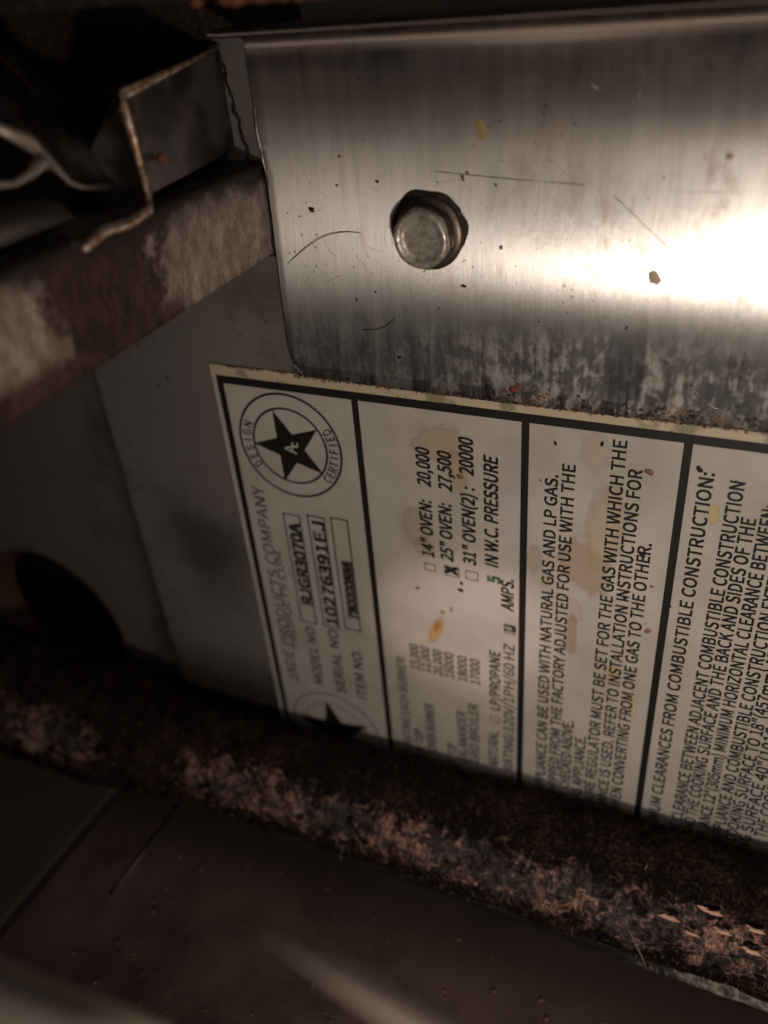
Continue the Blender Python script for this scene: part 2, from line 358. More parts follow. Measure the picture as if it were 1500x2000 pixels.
# the joggle down to the recessed left section, then the section itself with its round hole
V, F = extrude_profile([(-116.2, .6), (-116.5, 1.2), (-116.6, 6.6), (-117.4, 7.3), (-121.4, 7.4)], 0, 'Z', -160, -3, 1.0)
o = link('wall_joggle', V, F, WALL, smooth=True); tag(o, kind='structure')
def holed_panel(x0, x1, z0, z1, y0, y1, cx, cz, r, n=64):
    V, F = [], []
    def edge(a):
        dx, dz = math.cos(a), math.sin(a); t = min((x1-cx)/dx if dx > 1e-9 else 1e9, (x0-cx)/dx if dx < -1e-9 else 1e9, (z1-cz)/dz if dz > 1e-9 else 1e9, (z0-cz)/dz if dz < -1e-9 else 1e9)
        return cx+dx*t, cz+dz*t
    A = sorted([2*math.pi*i/n for i in range(n)]+[math.atan2(z-cz, x-cx) % (2*math.pi) for x in (x0, x1) for z in (z0, z1)])
    n = len(A)
    for a in A: ex, ez = edge(a); V += [(cx+r*math.cos(a), y0, cz+r*math.sin(a)), (ex, y0, ez), (cx+r*math.cos(a), y1, cz+r*math.sin(a))]
    for i in range(n):
        j = (i+1) % n; F += [(3*i, 3*j, 3*j+1, 3*i+1)[::-1], (3*i, 3*i+2, 3*j+2, 3*j)[::-1]]
    return V, F
HX, HZ, HR = -163, -141.5, 23
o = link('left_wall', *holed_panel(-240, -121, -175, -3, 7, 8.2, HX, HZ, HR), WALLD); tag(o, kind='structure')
o = link('hole_backing', *box(-300, -60, 40, 41, -260, 10), HOLE); tag(o, kind='structure')
V, F = [], []
nx, ny = 60, 50
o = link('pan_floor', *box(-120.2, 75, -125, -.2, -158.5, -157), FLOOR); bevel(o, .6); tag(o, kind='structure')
o = link('pan_floor_left', *box(-230, -122.6, -125, 6.8, -158.6, -157.2), flat('dusty_pan_grey', (.10, .08, .075), .7)); bevel(o, .6); tag(o, kind='structure')
V, F = extrude_profile([(-105.6, -156.95), (-105.3, -156.85), (-105, -156.7), (-104.7, -156.85), (-104.4, -156.95)], 0, 'Y', -46, -8, .3)
tag(link('hole_rim', [(HX+x, y+7.3, HZ+z) for x, y, z in lathe([(HR+.4, -.5), (HR-.2, -.55), (HR-1.6, .6), (HR-2.4, 3.6), (HR-2.6, 6)], 64)[0]], lathe([(1, 0)]*5, 64)[1][:-1], HOLERIM, smooth=True), kind='structure')
tag(link('pan_floor_crease', V, F, DIM, smooth=True), kind='structure')

# ---------------------------------------------------------------- the bright stainless strip over the wall
def warp(x, z): return .10*math.sin(x*.09+1)*math.sin(z*.12)
def sheet_y(z): # the strip bellies out a millimetre towards its lower edge
    if z > -20: return 0
    if z > -48: return -1.0*(1-math.cos(math.pi*(-20-z)/28))/2
    return -1.0
strip = empty('steel_strip', 'brushed stainless steel strip above the printed plate, with white-hot light reflection', 'metal strip')
prof = [(-.9, -7.6)]                          # Y, Z from the top fold down
V, F = [], []; nx = 120
path = [(-9.5, -5.6), (-5, -5.3)] + arc(-3.4, -7.9, 2.6, 110, 0, 8)[0:] 
path = [(p[0], p[1]) for p in path]
zz = [-9, -11, -14, -18, -20]+[-20-1.5*i for i in range(1, 22)]+[-53]
path = path + [(-.8, z) for z in zz] + [(-.8, -55.0)]
zlow = lambda x: -55.0 - .7*math.sin((x+70)/80*math.pi)*.6
for j, (y, z) in enumerate(path):
    for i in range(nx+1):
        x = -70.2+(75+70.2)*i/nx
        if z < -51.5 and i == 0: x += {-53: .5, -55.0: 2.0}.get(z, 0)
        if z == -55.0: z2 = zlow(x)
        else: z2 = z
        if i == 0 and z > -22: x -= .5
        V.append((x, y+(warp(x, z)+sheet_y(z) if y == -.8 else 0), z2))
for j in range(len(path)-1):
    for i in range(nx): a = j*(nx+1)+i; F.append((a, a+1, a+nx+2, a+nx+1)[::-1])
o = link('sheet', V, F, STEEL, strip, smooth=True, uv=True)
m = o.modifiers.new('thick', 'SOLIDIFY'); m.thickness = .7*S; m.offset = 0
# a thin burr standing along the left end
o = link('burr', *tube([(-70.4, -1.3, -14), (-70.5, -1.6, -18), (-70.2, -1.4, -23), (-70.0, -1.2, -26)], [.08, .16, .14, .06], 6), EDGE, strip, True)
# grime on the strip: crumbs, specks, drops
sp = [(-63.3, -28.6, .42, .38), (-40, -38.2, .45, .25), (-34.7, -32.7, .32, .25), (-17.3, -42.3, .22, .2), (-35.5, -24.8, .2, .2), (-58.8, -25.2, .2, .2), (-52.5, -24.6, .25, .25), (-57.0, -41.4, .18, .18), (-53.8, -40, .16, .16), (-50.6, -49.9, .4, .25), (-36.5, -53.0, .4, .35), (-35.6, -54.0, .35, .3), (-33.3, -54.0, .25, .25)]
sp += [(random.uniform(-68, 5), random.choice((random.gauss(-37, 4), random.uniform(-53, -15))), *(random.uniform(.03, .10),)*2) for _ in range(170)]
sp += [(-70+random.random()**.8*75, -54.9-random.random()*.5, random.uniform(.05, .26), random.uniform(.05, .14)) for _ in range(200)]
sp += [(random.gauss(-11, 6), random.gauss(-54.0, .5), random.uniform(.08, .3), random.uniform(.08, .2)) for _ in range(60)]
tag(link('burnt_specks', *crumbs(sp, -1.22, .7, sheet_y), CRUMB, strip, True), kind='stuff')
sp = [(-40.0, -24.0, .28, .42), (-39.4, -23.3, .2, .25), (-58, -21.4, .2, .2), (-32.5, -53.0, .9, .5), (-31.8, -52.3, .5, .3)]
sp += [(random.gauss(-30, 3), random.gauss(-53.6, .8), random.uniform(.08, .3), random.uniform(.08, .2)) for _ in range(30)]
sp += [(-70+random.random()*75, -55-random.random()*.5, random.uniform(.06, .3), random.uniform(.05, .14)) for _ in range(150)]
tag(link('rust_specks', *crumbs(sp, -1.2, .6, sheet_y), RUSTC, strip, True), kind='stuff')
tag(link('dried_drop', *crumbs([(-14.4, -35.6, .85, .95)], -1.2, .12, sheet_y), TAN, strip, True), label='round tan grease drop inside the bright reflection')
tag(link('dried_drop', *crumbs([(-37.4, -18.1, .8, 1.1)], -1.2, .08, sheet_y), YEL, strip, True), label='yellowish oval grease drop in the upper shade')
tag(link('dried_drop', *crumbs([(-7.6, -21.2, .4, .5)], -1.2, .08, sheet_y), YEL, strip, True), label='small yellowish drop near the right edge')
def scratch(name, pts, r, mat, parent): return link(name, *tube([(x, y+sheet_y(z), z) for x, y, z in pts], r, 5), mat, parent, True)
SCR = flat('fine_scratch', (.55, .52, .47), .3, .9)
for pts in ([(-20.3, -1.2, -25.8), (-16.5, -1.2, -29), (-12.6, -1.2, -32.2)], [(-26, -1.2, -11), (-22, -1.2, -15)], [(-9.5, -1.2, -49.5), (-5.5, -1.2, -52), (-1.0, -1.2, -54.3)], [(-44, -1.2, -23.2), (-34, -1.2, -24.0), (-24, -1.2, -24.6)]):
    scratch('scratch', pts, .045, SCR, strip)

lst = []
for _ in range(60):
    x = random.uniform(-66, 4); z = random.uniform(-52, -10); a = random.choice((random.gauss(0, .12), random.gauss(-.8, .3), random.uniform(-1.5, 1.5))); ln = random.uniform(.8, 5)
    cv = random.gauss(0, .25); P_ = [(x+ln*k*math.cos(a+cv*k), -1.16, z+ln*k*math.sin(a+cv*k)) for k in (0, .33, .66, 1)]
    lst.append(tube([(px, py+sheet_y(pz), pz) for px, py, pz in P_], random.uniform(.008, .018), 4, False))
tag(link('hairline_scratches', *join(lst), SCR, strip, True), kind='stuff')

# hex bolt with its pressed washer flange
bolt = empty('hex_bolt', 'zinc hex washer-head bolt screwed into the brushed steel strip', 'bolt')
bolt.location = Vector((-44.9, -1.5, -31.2))*S; bolt.scale = (.93, .93, .93)
def hexr(r, y, a, rot=.35):
    t = ((a+rot) % (math.pi/3))-math.pi/6; h = r*math.cos(math.pi/6)/math.cos(t); return .5*h+.5*r*.93
link('washer_flange', *lathe([(5.35, 0), (5.4, -.35), (5.1, -.7), (4.4, -.85), (3.9, -.9)], 60), BOLTD, bolt, True)
hx = link('hex_head', *lathe([(4.7, -.85), (4.75, -3.3)], 96, hexr), BOLTD, bolt, True)
# chamfered crown and shallow dish, blending the hexagon into a circle
V, F = [], []; N = 96
rings = [(4.75, -3.3, 1), (4.45, -3.75, .3), (4.2, -4.0, .1), (3.95, -4.1, 0), (3.5, -4.1, 0), (3.15, -3.75, 0), (2.9, -3.5, 0), (2.4, -3.44, 0), (1.0, -3.42, 0)]
for r, y, k in rings:
    for i in range(N):
        a = 2*math.pi*i/N; rr = hexr(r, y, a)*k+r*(1-k)*(1 if k == 0 else .97); V.append((rr*math.cos(a), y, rr*math.sin(a)))
for j in range(len(rings)-1):
    for k in range(N): F.append((j*N+k, j*N+(k+1) % N, (j+1)*N+(k+1) % N, (j+1)*N+k))
F.append(tuple((len(rings)-1)*N+k for k in range(N)))
link('dished_crown', V, F, BOLT, bolt, True)
grime = link('grease_ring', *lathe([(6.0, .05), (5.9, -.12), (5.3, -.2)], 60, lambda r, y, a: r*(1+.04*math.sin(3*a+1)+.03*math.sin(7*a)+(.03 if math.sin(a-.6) > 0 else -.03))), SOOT, bolt, True)

# hairs
o = link('curved_hair', *tube([(-68.9+ i*1.02, -1.65-.25*math.sin(i*.3), -37.0+5.2*math.sin(min(i/13*1.75, 1.75))+(.06*i if i < 7 else .42-.03*(i-7))) for i in range(14)], .055, 5), HAIR, None, True)
tag(o, 'fine dark curved hair lying on the steel left of the bolt', 'hair')
o = link('short_hair', *tube([(-56.5, -2.2, -46.0), (-54, -2.3, -45.7), (-52.2, -2.3, -44.9), (-51, -2.2, -43.9)], .05, 5), HAIR, None, True)
tag(o, 'short dark bent hair on the steel below the bolt', 'hair')

# ---------------------------------------------------------------- printed rating plate
plate = empty('rating_plate', 'stained off-white printed plate with black ruled columns and star emblems', 'rating plate')
o = link('plate_sheet', *box(-88.2, 75, -.42, -.05, -155.5, -55.6), LABEL, plate)
YP = -.45
def flatpoly(x0, x1, z0, z1, y=YP): return [(x0, y, z0), (x1, y, z0), (x1, y, z1), (x0, y, z1)], [(0, 1, 2, 3)]
link('border_line', *flatpoly(-87.2, 75, -59.1, -57.6), INK, plate)
link('border_line', *flatpoly(-87.2, -85.9, -155, -59.1), INK, plate)
for x in (-60.1, -31.2, -7.7, 22, 50): link('column_rule', *flatpoly(x-.62, x+.62, -155, -59.1), INK, plate)
def frame(x0, x1, z0, z1, w_=.30): return join([flatpoly(x0, x1, z1-w_, z1), flatpoly(x0, x1, z0, z0+w_), flatpoly(x0, x0+w_, z0+w_, z1-w_), flatpoly(x1-w_, x1, z0+w_, z1-w_)])
def ring(cx, cz, r0, r1, y=YP, n=72, col=None):
    V, F = [], []
    for i in range(n):
        a = 2*math.pi*i/n; V += [(cx+r0*math.cos(a), y, cz+r0*math.sin(a)), (cx+r1*math.cos(a), y, cz+r1*math.sin(a))]
    for i in range(n): j = (i+1) % n; F.append((2*i, 2*i+1, 2*j+1, 2*j))
    return V, F
def star(cx, cz, R, r, rot, y=YP):
    V = [(cx, y, cz)]
    for i in range(10):
        a = rot+math.pi*i/5; q = R if i % 2 == 0 else r; V.append((cx+q*math.cos(a), y, cz+q*math.sin(a)))
    return V, [(0, 1+i, 1+(i+1) % 10) for i in range(10)]
try: SANS = bpy.data.fonts.load(bpy.utils.resource_path('LOCAL')+'/datafiles/fonts/Noto Sans CJK Regular.woff2')   # the sans serif that ships inside Blender
except Exception: SANS = None
def text_mesh(s):
    c = bpy.data.curves.new('t', 'FONT'); c.body = s; c.size = 1
    if SANS: c.font = SANS
    c.resolution_u = 3
    ob = bpy.data.objects.new('t', c); COL.objects.link(ob)
    dg = bpy.context.evaluated_depsgraph_get(); me = bpy.data.meshes.new_from_object(ob.evaluated_get(dg))
    vs = [v.co.copy() for v in me.vertices]; fs = [tuple(p.vertices) for p in me.polygons]
    bpy.data.objects.remove(ob); bpy.data.curves.remove(c); bpy.data.meshes.remove(me)
    return vs, fs
CAPH = max(v.y for v in text_mesh('H')[0])
def width(s):
    if not s: return 0
    # trailing blanks have no ink: measure with a marker letter
    vs, _ = text_mesh(s+'I'); v2, _ = text_mesh('I'); return max(v.x for v in vs)-max(v.x for v in v2)
def put(s, x, z_start, z_end, cap, prefix='', shear=.0, embolden=0, mat=None, y=YP-.01, kind='printed_line', parent=None):
    """one printed line, reading upward: s spans z_start to z_end with its baseline at x; prefix runs on below it"""
    ws = width(s); k = (z_end-z_start)/ws; wp = width(prefix) if prefix else 0
    vs, fs = text_mesh(prefix+s); z0 = z_start-wp*k; kc = cap/CAPH; V = []; F = []
    embolden += .09
    jit = [(0, 0), (embolden, .001), (0, embolden), (embolden, embolden)]
    for q, (dx, dz) in enumerate(jit):
        b0 = len(V)
        V += [(x-(v.y*kc)+dx, y-.004*q, z0+v.x*k+v.y*kc*shear+dz) for v in vs]; F += [tuple(i+b0 for i in f) for f in fs]
    return link(kind, V, F, mat or INK, parent or plate)
def arctext(s, cx, cz, r, cap, mid, span, flip, parent):
    """letters round a ring; mid = compass angle in reading space (up = -X), flip puts their feet outward"""
    V, F = [], []; n = len(s)
    for i, ch in enumerate(s):
        if ch == ' ': continue
        vs, fs = text_mesh(ch); w_ = max(v.x for v in vs); t = (i-(n-1)/2)/max(n-1, 1)*span
        a = mid + (t if flip else -t)
        ca, sa = math.cos(a), math.sin(a); b0 = len(V); kc = cap/CAPH
        for v in vs:
            lx, ly = (v.x-w_/2)*kc*.8, (v.y-CAPH/2)*kc
            if flip: px, py = ca*(r-ly)-sa*lx*1, sa*(r-ly)+ca*lx*1
            else: px, py = ca*(r+ly)+sa*lx, sa*(r+ly)-ca*lx
            V.append((cx-py, YP-.01, cz+px))
        F += [tuple(q+b0 for q in f) for f in fs]; nv = len(vs)
        V += [(x+.12, y-.004, z+.12) for x, y, z in V[b0:b0+nv]]; F += [tuple(q+b0+nv for q in f) for f in fs]
    return link('emblem_word', V, F, INK, parent)
# emblem, reading space: right = +Z, up = -X
em = link('star_emblem', *join([ring(-74.1, -70.0, 10.05, 10.5), ring(-74.1, -70.0, 7.25, 7.68)]), INK, plate)
link('star', *star(-74.1, -70.3, 7.6, 3.0, math.radians(181)), INK, em)
arctext('DESIGN', -74.1, -70.0, 8.85, 1.75, math.pi/2+.1, .95, False, em)
arctext('CERTIFIED', -74.1, -70.0, 8.85, 1.75, -math.pi/2-.12, 1.15, True, em)
put('A', -72.9, -71.4, -69.6, 2.3, mat=LABEL, y=YP-.03, kind='emblem_letter', parent=em)
put('c', -72.4, -70.2, -68.9, 1.6, mat=LABEL, y=YP-.04, kind='emblem_letter', parent=em)
em2 = link('star_emblem', *join([ring(-73.6, -142.3, 10.6, 10.9), ring(-73.6, -142.3, 7.6, 7.8)]), FADE, plate)
link('star', *star(-73.6, -143.0, 9.4, 3.6, math.radians(172)), INK, em2)

for x0, x1, z0, z1 in [(-78.15, -74.3, -111.8, -84.8), (-72.8, -69.0, -111.6, -84.2), (-67.8, -64.1, -110.8, -83.7)]: link('value_box', *frame(x0, x1, z0, z1), INK, plate)
put('JADE PRODUCTS COMPANY', -81.6, -130.8, -79.8, 2.5, mat=FADE)
put('PRODUCTS COM', -80.2, -120.5, -94.5, 1.5, mat=FADE, kind='ghost_print')
put('MODEL NO', -75.2, -129.5, -112.8, 2.2); put('RJGR3070A', -74.75, -107.2, -87.0, 2.5, embolden=.28)
put('SERIAL NO', -69.8, -130.3, -111.9, 2.2); put('10276391EJ', -69.45, -111.2, -85.2, 2.5, embolden=.26)
put('ITEM NO.', -64.8, -130.3, -115.6, 2.2); put('780000888', -64.7, -108.0, -93.6, 2.0, embolden=.3)
put('14" OVEN:', -47.5, -88.6, -76.4, 2.25, embolden=.10, shear=.12); put('20,000', -47.4, -73.7, -66.3, 2.35, embolden=.10, shear=.12)
put('25" OVEN:', -43.9, -88.6, -76.4, 2.25, embolden=.10, shear=.12); put('27,500', -43.6, -73.9, -66.4, 2.35, embolden=.10, shear=.12)
put('31" OVEN(2) :', -39.7, -88.4, -72.4, 2.25, embolden=.10, shear=.12); put('20000', -39.8, -70.2, -63.3, 2.35, embolden=.10, shear=.12)
put('X', -43.3, -91.4, -89.6, 2.3, embolden=.3)
for x0, x1, z0, z1 in [(-49.4, -47.2, -91.5, -89.8), (-45.5, -42.7, -91.7, -89.5), (-41.6, -39.2, -91.6, -89.6), (-37.3, -35.3, -126.1, -124.4), (-34.4, -32.4, -102.1, -99.9)]: link('tick_box', *frame(x0, x1, z0, z1, .2), FADE, plate)
put('IN W.C. PRESSURE', -35.7, -88.0, -66.0, 2.3, embolden=.10, shear=.12)
put('5', -35.4, -91.3, -89.8, 2.2, embolden=.25, mat=GREEN); put('AMPS.', -32.9, -96.8, -89.7, 2.2, embolden=.08, shear=.12); put('U', -32.6, -101.8, -100.2, 2.0, embolden=.25)
put('RATING EACH BURNER:', -55.0, -140.4, -114.4, 1.9, prefix='INPUT ', mat=FADE)
for i, (s, x) in enumerate([('15,000', -51.9), ('12,000', -49.6), ('20,000', -47.05), ('16000', -44.65), ('18000', -41.95), ('17000', -39.4)]): put(s, x, -117.3, -110.4, 1.85, mat=FADE, embolden=.08)
for s, x, a, b_, p in [('TOP', -52.2, -139.2, -134.4, 'OPEN '), ('OVEN BURNER', -49.4, -140.2, -126.0, ''), ('TOP', -44.8, -139.9, -135.8, 'HOT '), ('SALAMANDER', -42.35, -140.5, -125.5, ''), ('GRID BROILER', -39.85, -140.2, -122.6, ''),
                     ('NATURAL', -35.75, -139.4, -128.6, ''), ('LP/PROPANE', -35.35, -122.8, -107.1, ''), ('RATING:120V/1PH/60 HZ', -32.6, -139.4, -104.6, 'ELECTRICAL ')]:
    put(s, x, a, b_, 2.0, prefix=p, mat=FADE if s != 'LP/PROPANE' else INK, embolden=.06)
for s, x, a, b_, p in [
    ('CAN BE USED WITH NATURAL GAS AND LP GAS.', -26.0, -127.5, -67.4, 'THIS APPLIANCE '),
    ('THE FACTORY ADJUSTED FOR USE WITH THE', -23.4, -122.5, -65.2, 'AS SHIPPED FROM '),
    ('ABOVE.', -21.1, -128.3, -120.1, 'GAS TYPE CHECKED '),
    ('APPLIANCE.', -18.6, -137.6, -123.2, 'FOR THIS GAS '),
    ('MUST BE SET FOR THE GAS WITH WHICH THE', -16.15, -117.9, -59.9, 'THE PRESSURE REGULATOR '),
    ('REFER TO INSTALLATION INSTRUCTIONS FOR', -13.6, -121.6, -64.5, 'APPLIANCE IS USED. '),
    ('FROM ONE GAS TO THE OTHER.', -11.1, -116.6, -77.1, 'WHEN CONVERTING '),
    ('CLEARANCES FROM COMBUSTIBLE CONSTRUCTION:', -3.8, -133.4, -63.2, 'MINIMUM '),
    ('ADJACENT COMBUSTIBLE CONSTRUCTION', .35, -112.9, -63.9, 'THE CLEARANCE BETWEEN '),
    ('SURFACE AND THE BACK AND SIDES OF THE', 2.65, -119.8, -69.7, 'AND THE COOKING '),
    ('MINIMUM HORIZONTAL CLEARANCE BETWEEN:', 5.1, -118.0, -67.1, 'APPLIANCE 12"(305mm) '),
    ('COMBUSTIBLE CONSTRUCTION EXTENDING', 7.7, -122.2, -72, 'APPLIANCE AND '),
    ('TO 18"(457mm) ABOVE THE COOKING', 10.0, -116.2, -70, 'COOKING SURFACE '),
    ('SURFACE 40"(1016mm) ABOVE', 12.3, -136.6, -92, 'COOKING '),
    ('THE COOKING SURFACE', 14.6, -137, -106, '')]:
    put(s, x, a, b_, 1.95, prefix=p, embolden=.05)
sp = [(-12.2, -79.5, .45, .55), (-26.5, -61.9, .3, .3), (-19.6, -60.9, .3, .4), (-5.8, -62.9, .45, .55), (-51.0, -96.0, .35, .3), (-42.6, -94.3, .5, .45), (-42.4, -92.7, .35, .4), (-28.6, -68.8, .15, .2), (-14.1, -88.5, .3, .5), (-7.1, -88.4, .3, .2)]
sp += [(random.uniform(-84, 2), random.uniform(-140, -60), *(random.uniform(.04, .12),)*2) for _ in range(70)]
tag(link('dark_specks', *crumbs(sp, -.55, .6), CRUMB, plate, True), kind='stuff')
sp = [(-12.6, -64.5, .6, .55), (-10.0, -94.4, .5, .6), (-10.2, -85.2, .3, .3), (-42.0, -70.5, .7, .45), (-36.6, -73.5, .2, .2)]
tag(link('brown_drops', *crumbs(sp, -.53, .35), flat('brown_drop', (.26, .14, .07), .5), plate, True), kind='stuff')

# ---------------------------------------------------------------- bent bracket and rail standing out from the wall on the left
rail = empty('side_rail', 'rust-mottled galvanised rail standing out from the wall at lower left of the bracket', 'metal rail')
V, F = [], []; ny, nz = 70, 14
for j in range(nz+1):
    for i in range(ny+1):
        y = -.6-78*i/ny; z = -22.3-(12.9+.035*-y)*j/nz
        V.append((-71.3+.25*noise.noise(Vector((y*.1, z*.1, 0))), y, z))
for j in range(nz):
    for i in range(ny): a = j*(ny+1)+i; F.append((a, a+1, a+ny+2, a+ny+1))
o = link('web', V, F, FLANGE, rail, True); m = o.modifiers.new('t', 'SOLIDIFY'); m.thickness = .9*S; m.offset = 0
o = link('upper_flange', *box(-84, -71.7, -78, -.6, -22.9, -22.1), SOOT, rail)
brk = empty('bent_bracket', 'dark bent sheet bracket with bright rusty edge at the top left corner', 'bracket')
def k75(y, z): # a point seen against the plane X=-70, moved back onto the bracket's own plane X=-75.4
    k = 60.2/(70-.14*(110+y)); return (-70*k, -110+(110+y)*k, z*k)
pts = [k75(*p) for p in [(-8.4, -6.9), (-18, -8.3), (-28.2, -9.7), (-28.6, -11), (-28.1, -15.5), (-27.7, -20.6), (-29.4, -22.0), (-33, -22.6), (-37.4, -22.3), (-41, -23.2)]]
outline = [(-.3, -7.3)]+[k75(*q)[1:] for q in ((-18, -8.3), (-28.2, -9.7), (-28.1, -15.5), (-27.7, -20.6))]+[(-8, -20.9), (-.3, -20.2)]
n = len(outline); V = [(-75.6-.14*y+x, y, z) for x in (-.7, 0) for y, z in outline]
link('cheek', V, [tuple(range(n))[::-1], tuple(range(n, 2*n))]+[(i, (i+1) % n, n+(i+1) % n, n+i) for i in range(n)], DIM, brk)
pts = pts[:6]+[(x+.9, y, z) for x, y, z in pts[6:]]
V, F = [], []
for (x, y, z), w_ in zip(pts[3:], (2, 7, 12, 13, 13, 12, 11)): V += [(x, y, z), (x-w_, y+1.5, z+.6)]
F = [(2*i, 2*i+2, 2*i+3, 2*i+1) for i in range(len(pts)-4)]
o = link('folded_face', V, F, DIM, brk); m = o.modifiers.new('t', 'SOLIDIFY'); m.thickness = .7*S
link('rolled_edge', *tube(pts, [.3, .45, .6, .55, .42, .55, .55, .5, .5, .35], 8), EDGE, brk, True)
link('rust_blister', *crumbs([(0, 0, .7, .7)], 0, .8), RUSTC, brk, True).location = Vector((-71.6, -22, -17.6))*S
# second bracket deeper in the dark
clip = empty('spring_clip', 'crumpled dark sheet clip with pale lit edges behind the bent bracket', 'clip')
pts = [k75(*p) for p in [(-46.6, -10.3), (-43, -12.2), (-40.8, -14.5), (-38.5, -17.2), (-36.4, -18.2), (-33.5, -18.8), (-31.5, -18.9)]]
pts = [(x-6, y+5, z*1.05) for x, y, z in pts]
V = []; F = []
for i, p in enumerate(pts): V += [p, (p[0]-7, p[1]+6, p[2]+7.5)]
F = [(2*i, 2*i+2, 2*i+3, 2*i+1) for i in range(len(pts)-1)]
o = link('clip_leaf', V, F, DIM, clip, True); m = o.modifiers.new('t', 'SOLIDIFY'); m.thickness = .6*S
link('clip_edge', *tube(pts, [.5, .9, .45, .3, .4, .6, .3], 8), RIM, clip, True)
pts = [k75(*p) for p in [(-50.5, -14.7), (-46.5, -15.4), (-43.8, -15.0), (-42.0, -14.2), (-40.8, -14.8)]]
pts = [(x-5, y+4, z*1.05) for x, y, z in pts]
link('clip_tongue', *tube(pts, [.35, .35, .5, .8, .4], 8), RIM, clip, True)
sh = empty('folded_shelf', 'pale scuffed sheet fold beside the rail at the far left edge', 'sheet fold')
V, F = extrude_profile([(-74.5, -21.5), (-76, -20.0), (-82, -18.6)], 0, 'Y', -62, -36, .7)
link('fold', V, F, RIM, sh, True)
fl = link('lit_flake', *crumbs([(0, 0, 1.0, 1.6)], 0, .5), TIP, None, True); fl.location = Vector((-72, -56, -4.8))*S; fl.rotation_euler = (0, .6, 0)
tag(fl, 'small lit rusty flake at the far left edge above the clip', 'rust flake')
# grime along the joint of bracket, rail and strip
link('grease_seam', *tube([(-75.4+4.4*i/40+.18*math.sin(i*2.1), -.7-.3*math.sin(i*1.3), -8-.68*i) for i in range(41)], [.12+.16*abs(math.sin(i*1.7+math.sin(i))) for i in range(41)], 6), SOOT, brk, True)
sp = [(-70.6, -33.6, 1.3, 1.7), (-70.2, -34.8, 1.1, .9), (-70.7, -31.6, .6, 1.4)] + [(-71.8+random.gauss(0, .6), -35+random.gauss(0, 1.0), random.uniform(.3, .8), random.uniform(.3, .8)) for _ in range(16)]
gr = tag(link('grease_bead', *crumbs(sp, -.4, .9), SOOT, None, True), 'black burnt grease bead down the joint between rail and steel strip', 'grease', kind='stuff')
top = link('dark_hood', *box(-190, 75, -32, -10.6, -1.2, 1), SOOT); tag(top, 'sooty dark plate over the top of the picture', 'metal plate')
bk = link('dark_corner_sheet', *join([box(-96, -77.2, -2.2, -.3, -26, 2), box(-77.2, -62, -1.0, -.3, -6.5, 2)]), SOOT); tag(bk, 'added black sheet for the dark behind the bent bracket, beside the strip', 'metal plate')  # added sheet, covers the wall to keep the cavity dark here
sidep = link('dark_side_sheet', *box(-97, -96, -90, -1, -34, 2), SOOT); tag(sidep, 'added black sheet for the dark deep behind the bent bracket', 'metal plate')  # added sheet, supplies the darkness deep behind the bracket
sp = [(-45+random.gauss(0, 5), 0, random.uniform(.3, 1.1), random.uniform(.2, .6)) for _ in range(22)]
V, F = crumbs(sp, 0, .8); o = link('rust_crumbs', [(x, y-32.2, z-1.5) for x, y, z in V], F, RUSTC, None, True); tag(o, 'crumbs of orange rust along the top front edge', 'rust', kind='stuff')

# ---------------------------------------------------------------- burner tube
burner = empty('burner_tube', 'scaly rusted iron burner tube running across the bottom, with slotted ports', 'burner tube')
def axis(x): # centre line and radius of the tube at x
    y = -13.2; z = -143.9+x*.035+.00005*min(0, x+60)**2
    return Vector((x, y, z)), 11.3+(0 if x > -108 else min(3.5, (-104-x)*.14))
PORTS = []
def ray(px, py):
    d = RIGHT*((px-750)/1628)+DOWN*((py-1000)/1628)+FWD; return Vector((0, -110, 0)), d
def hit_tube(px, py):
    o_, d = ray(px, py); t = 60
    while t < 220:
        p = o_+d*t; c, r = axis(p.x)
        if (Vector((p.y, p.z))-Vector((c.y, c.z))).length < r: return p
        t += .1
for q in [(1309, 1780), (1352, 1812), (1412, 1808), (1470, 1846), (1475, 1805), (1392, 1770)]:
    p = hit_tube(*q)
    if p: PORTS.append((p.x, math.atan2(p.z-axis(p.x)[0].z, p.y-axis(p.x)[0].y)))
NX, NA = 760, 210; X0, X1 = -190., 75.; V, F = [], []
for i in range(NX+1):
    x = X0+(X1-X0)*i/NX; c, R = axis(x)
    for k in range(NA):
        a = 2*math.pi*k/NA; v = Vector((x, R*math.cos(a), R*math.sin(a)))
        h = .55*noise.noise(v*.16)+.28*noise.noise(v*.55)+.16*noise.noise(v*1.4)+.07*noise.noise(v*3)
        h += .25*max(0, noise.noise(v*.8+Vector((9, 3, 1)))-.25)
        for px_, pa in PORTS:
            dx = (x-px_+.5*(a-pa))/1.25; da = ((a-pa+math.pi) % (2*math.pi)-math.pi)*R/.55; q = dx*dx+da*da
            if q < 1: h -= 1.5*(1-q)**.5+.3
            elif q < 3: h += .25*(1-(q-1)/2)
        r = R+h; V.append((x, c.y+r*math.cos(a), c.z+r*math.sin(a)))
for i in range(NX):
    for k in range(NA): F.append((i*NA+k, i*NA+(k+1) % NA, (i+1)*NA+(k+1) % NA, (i+1)*NA+k))
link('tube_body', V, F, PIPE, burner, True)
for px_, pa in PORTS:
    c, R = axis(px_); R += .25; V, F = [], []; n = 16
    js = random.uniform(.95, 1.25)
    for rr, hh in ((.8, .0), (1.2*js, .34*js), (1.75*js, .02)):
        for i in range(n):
            t = 2*math.pi*i/n; aa = pa+.6*rr*math.sin(t)/R*.9 + .02; r = R+hh+.1; V.append((px_+1.3*rr*math.cos(t), c.y+r*math.cos(aa), c.z+r*math.sin(aa)))
    for j in range(2):
        for i in range(2, random.choice((5, 6, 7))): F.append((j*n+i, j*n+(i+1) % n, (j+1)*n+(i+1) % n, (j+1)*n+i))
    link('port_lip', V, F, TIP, burner, True)
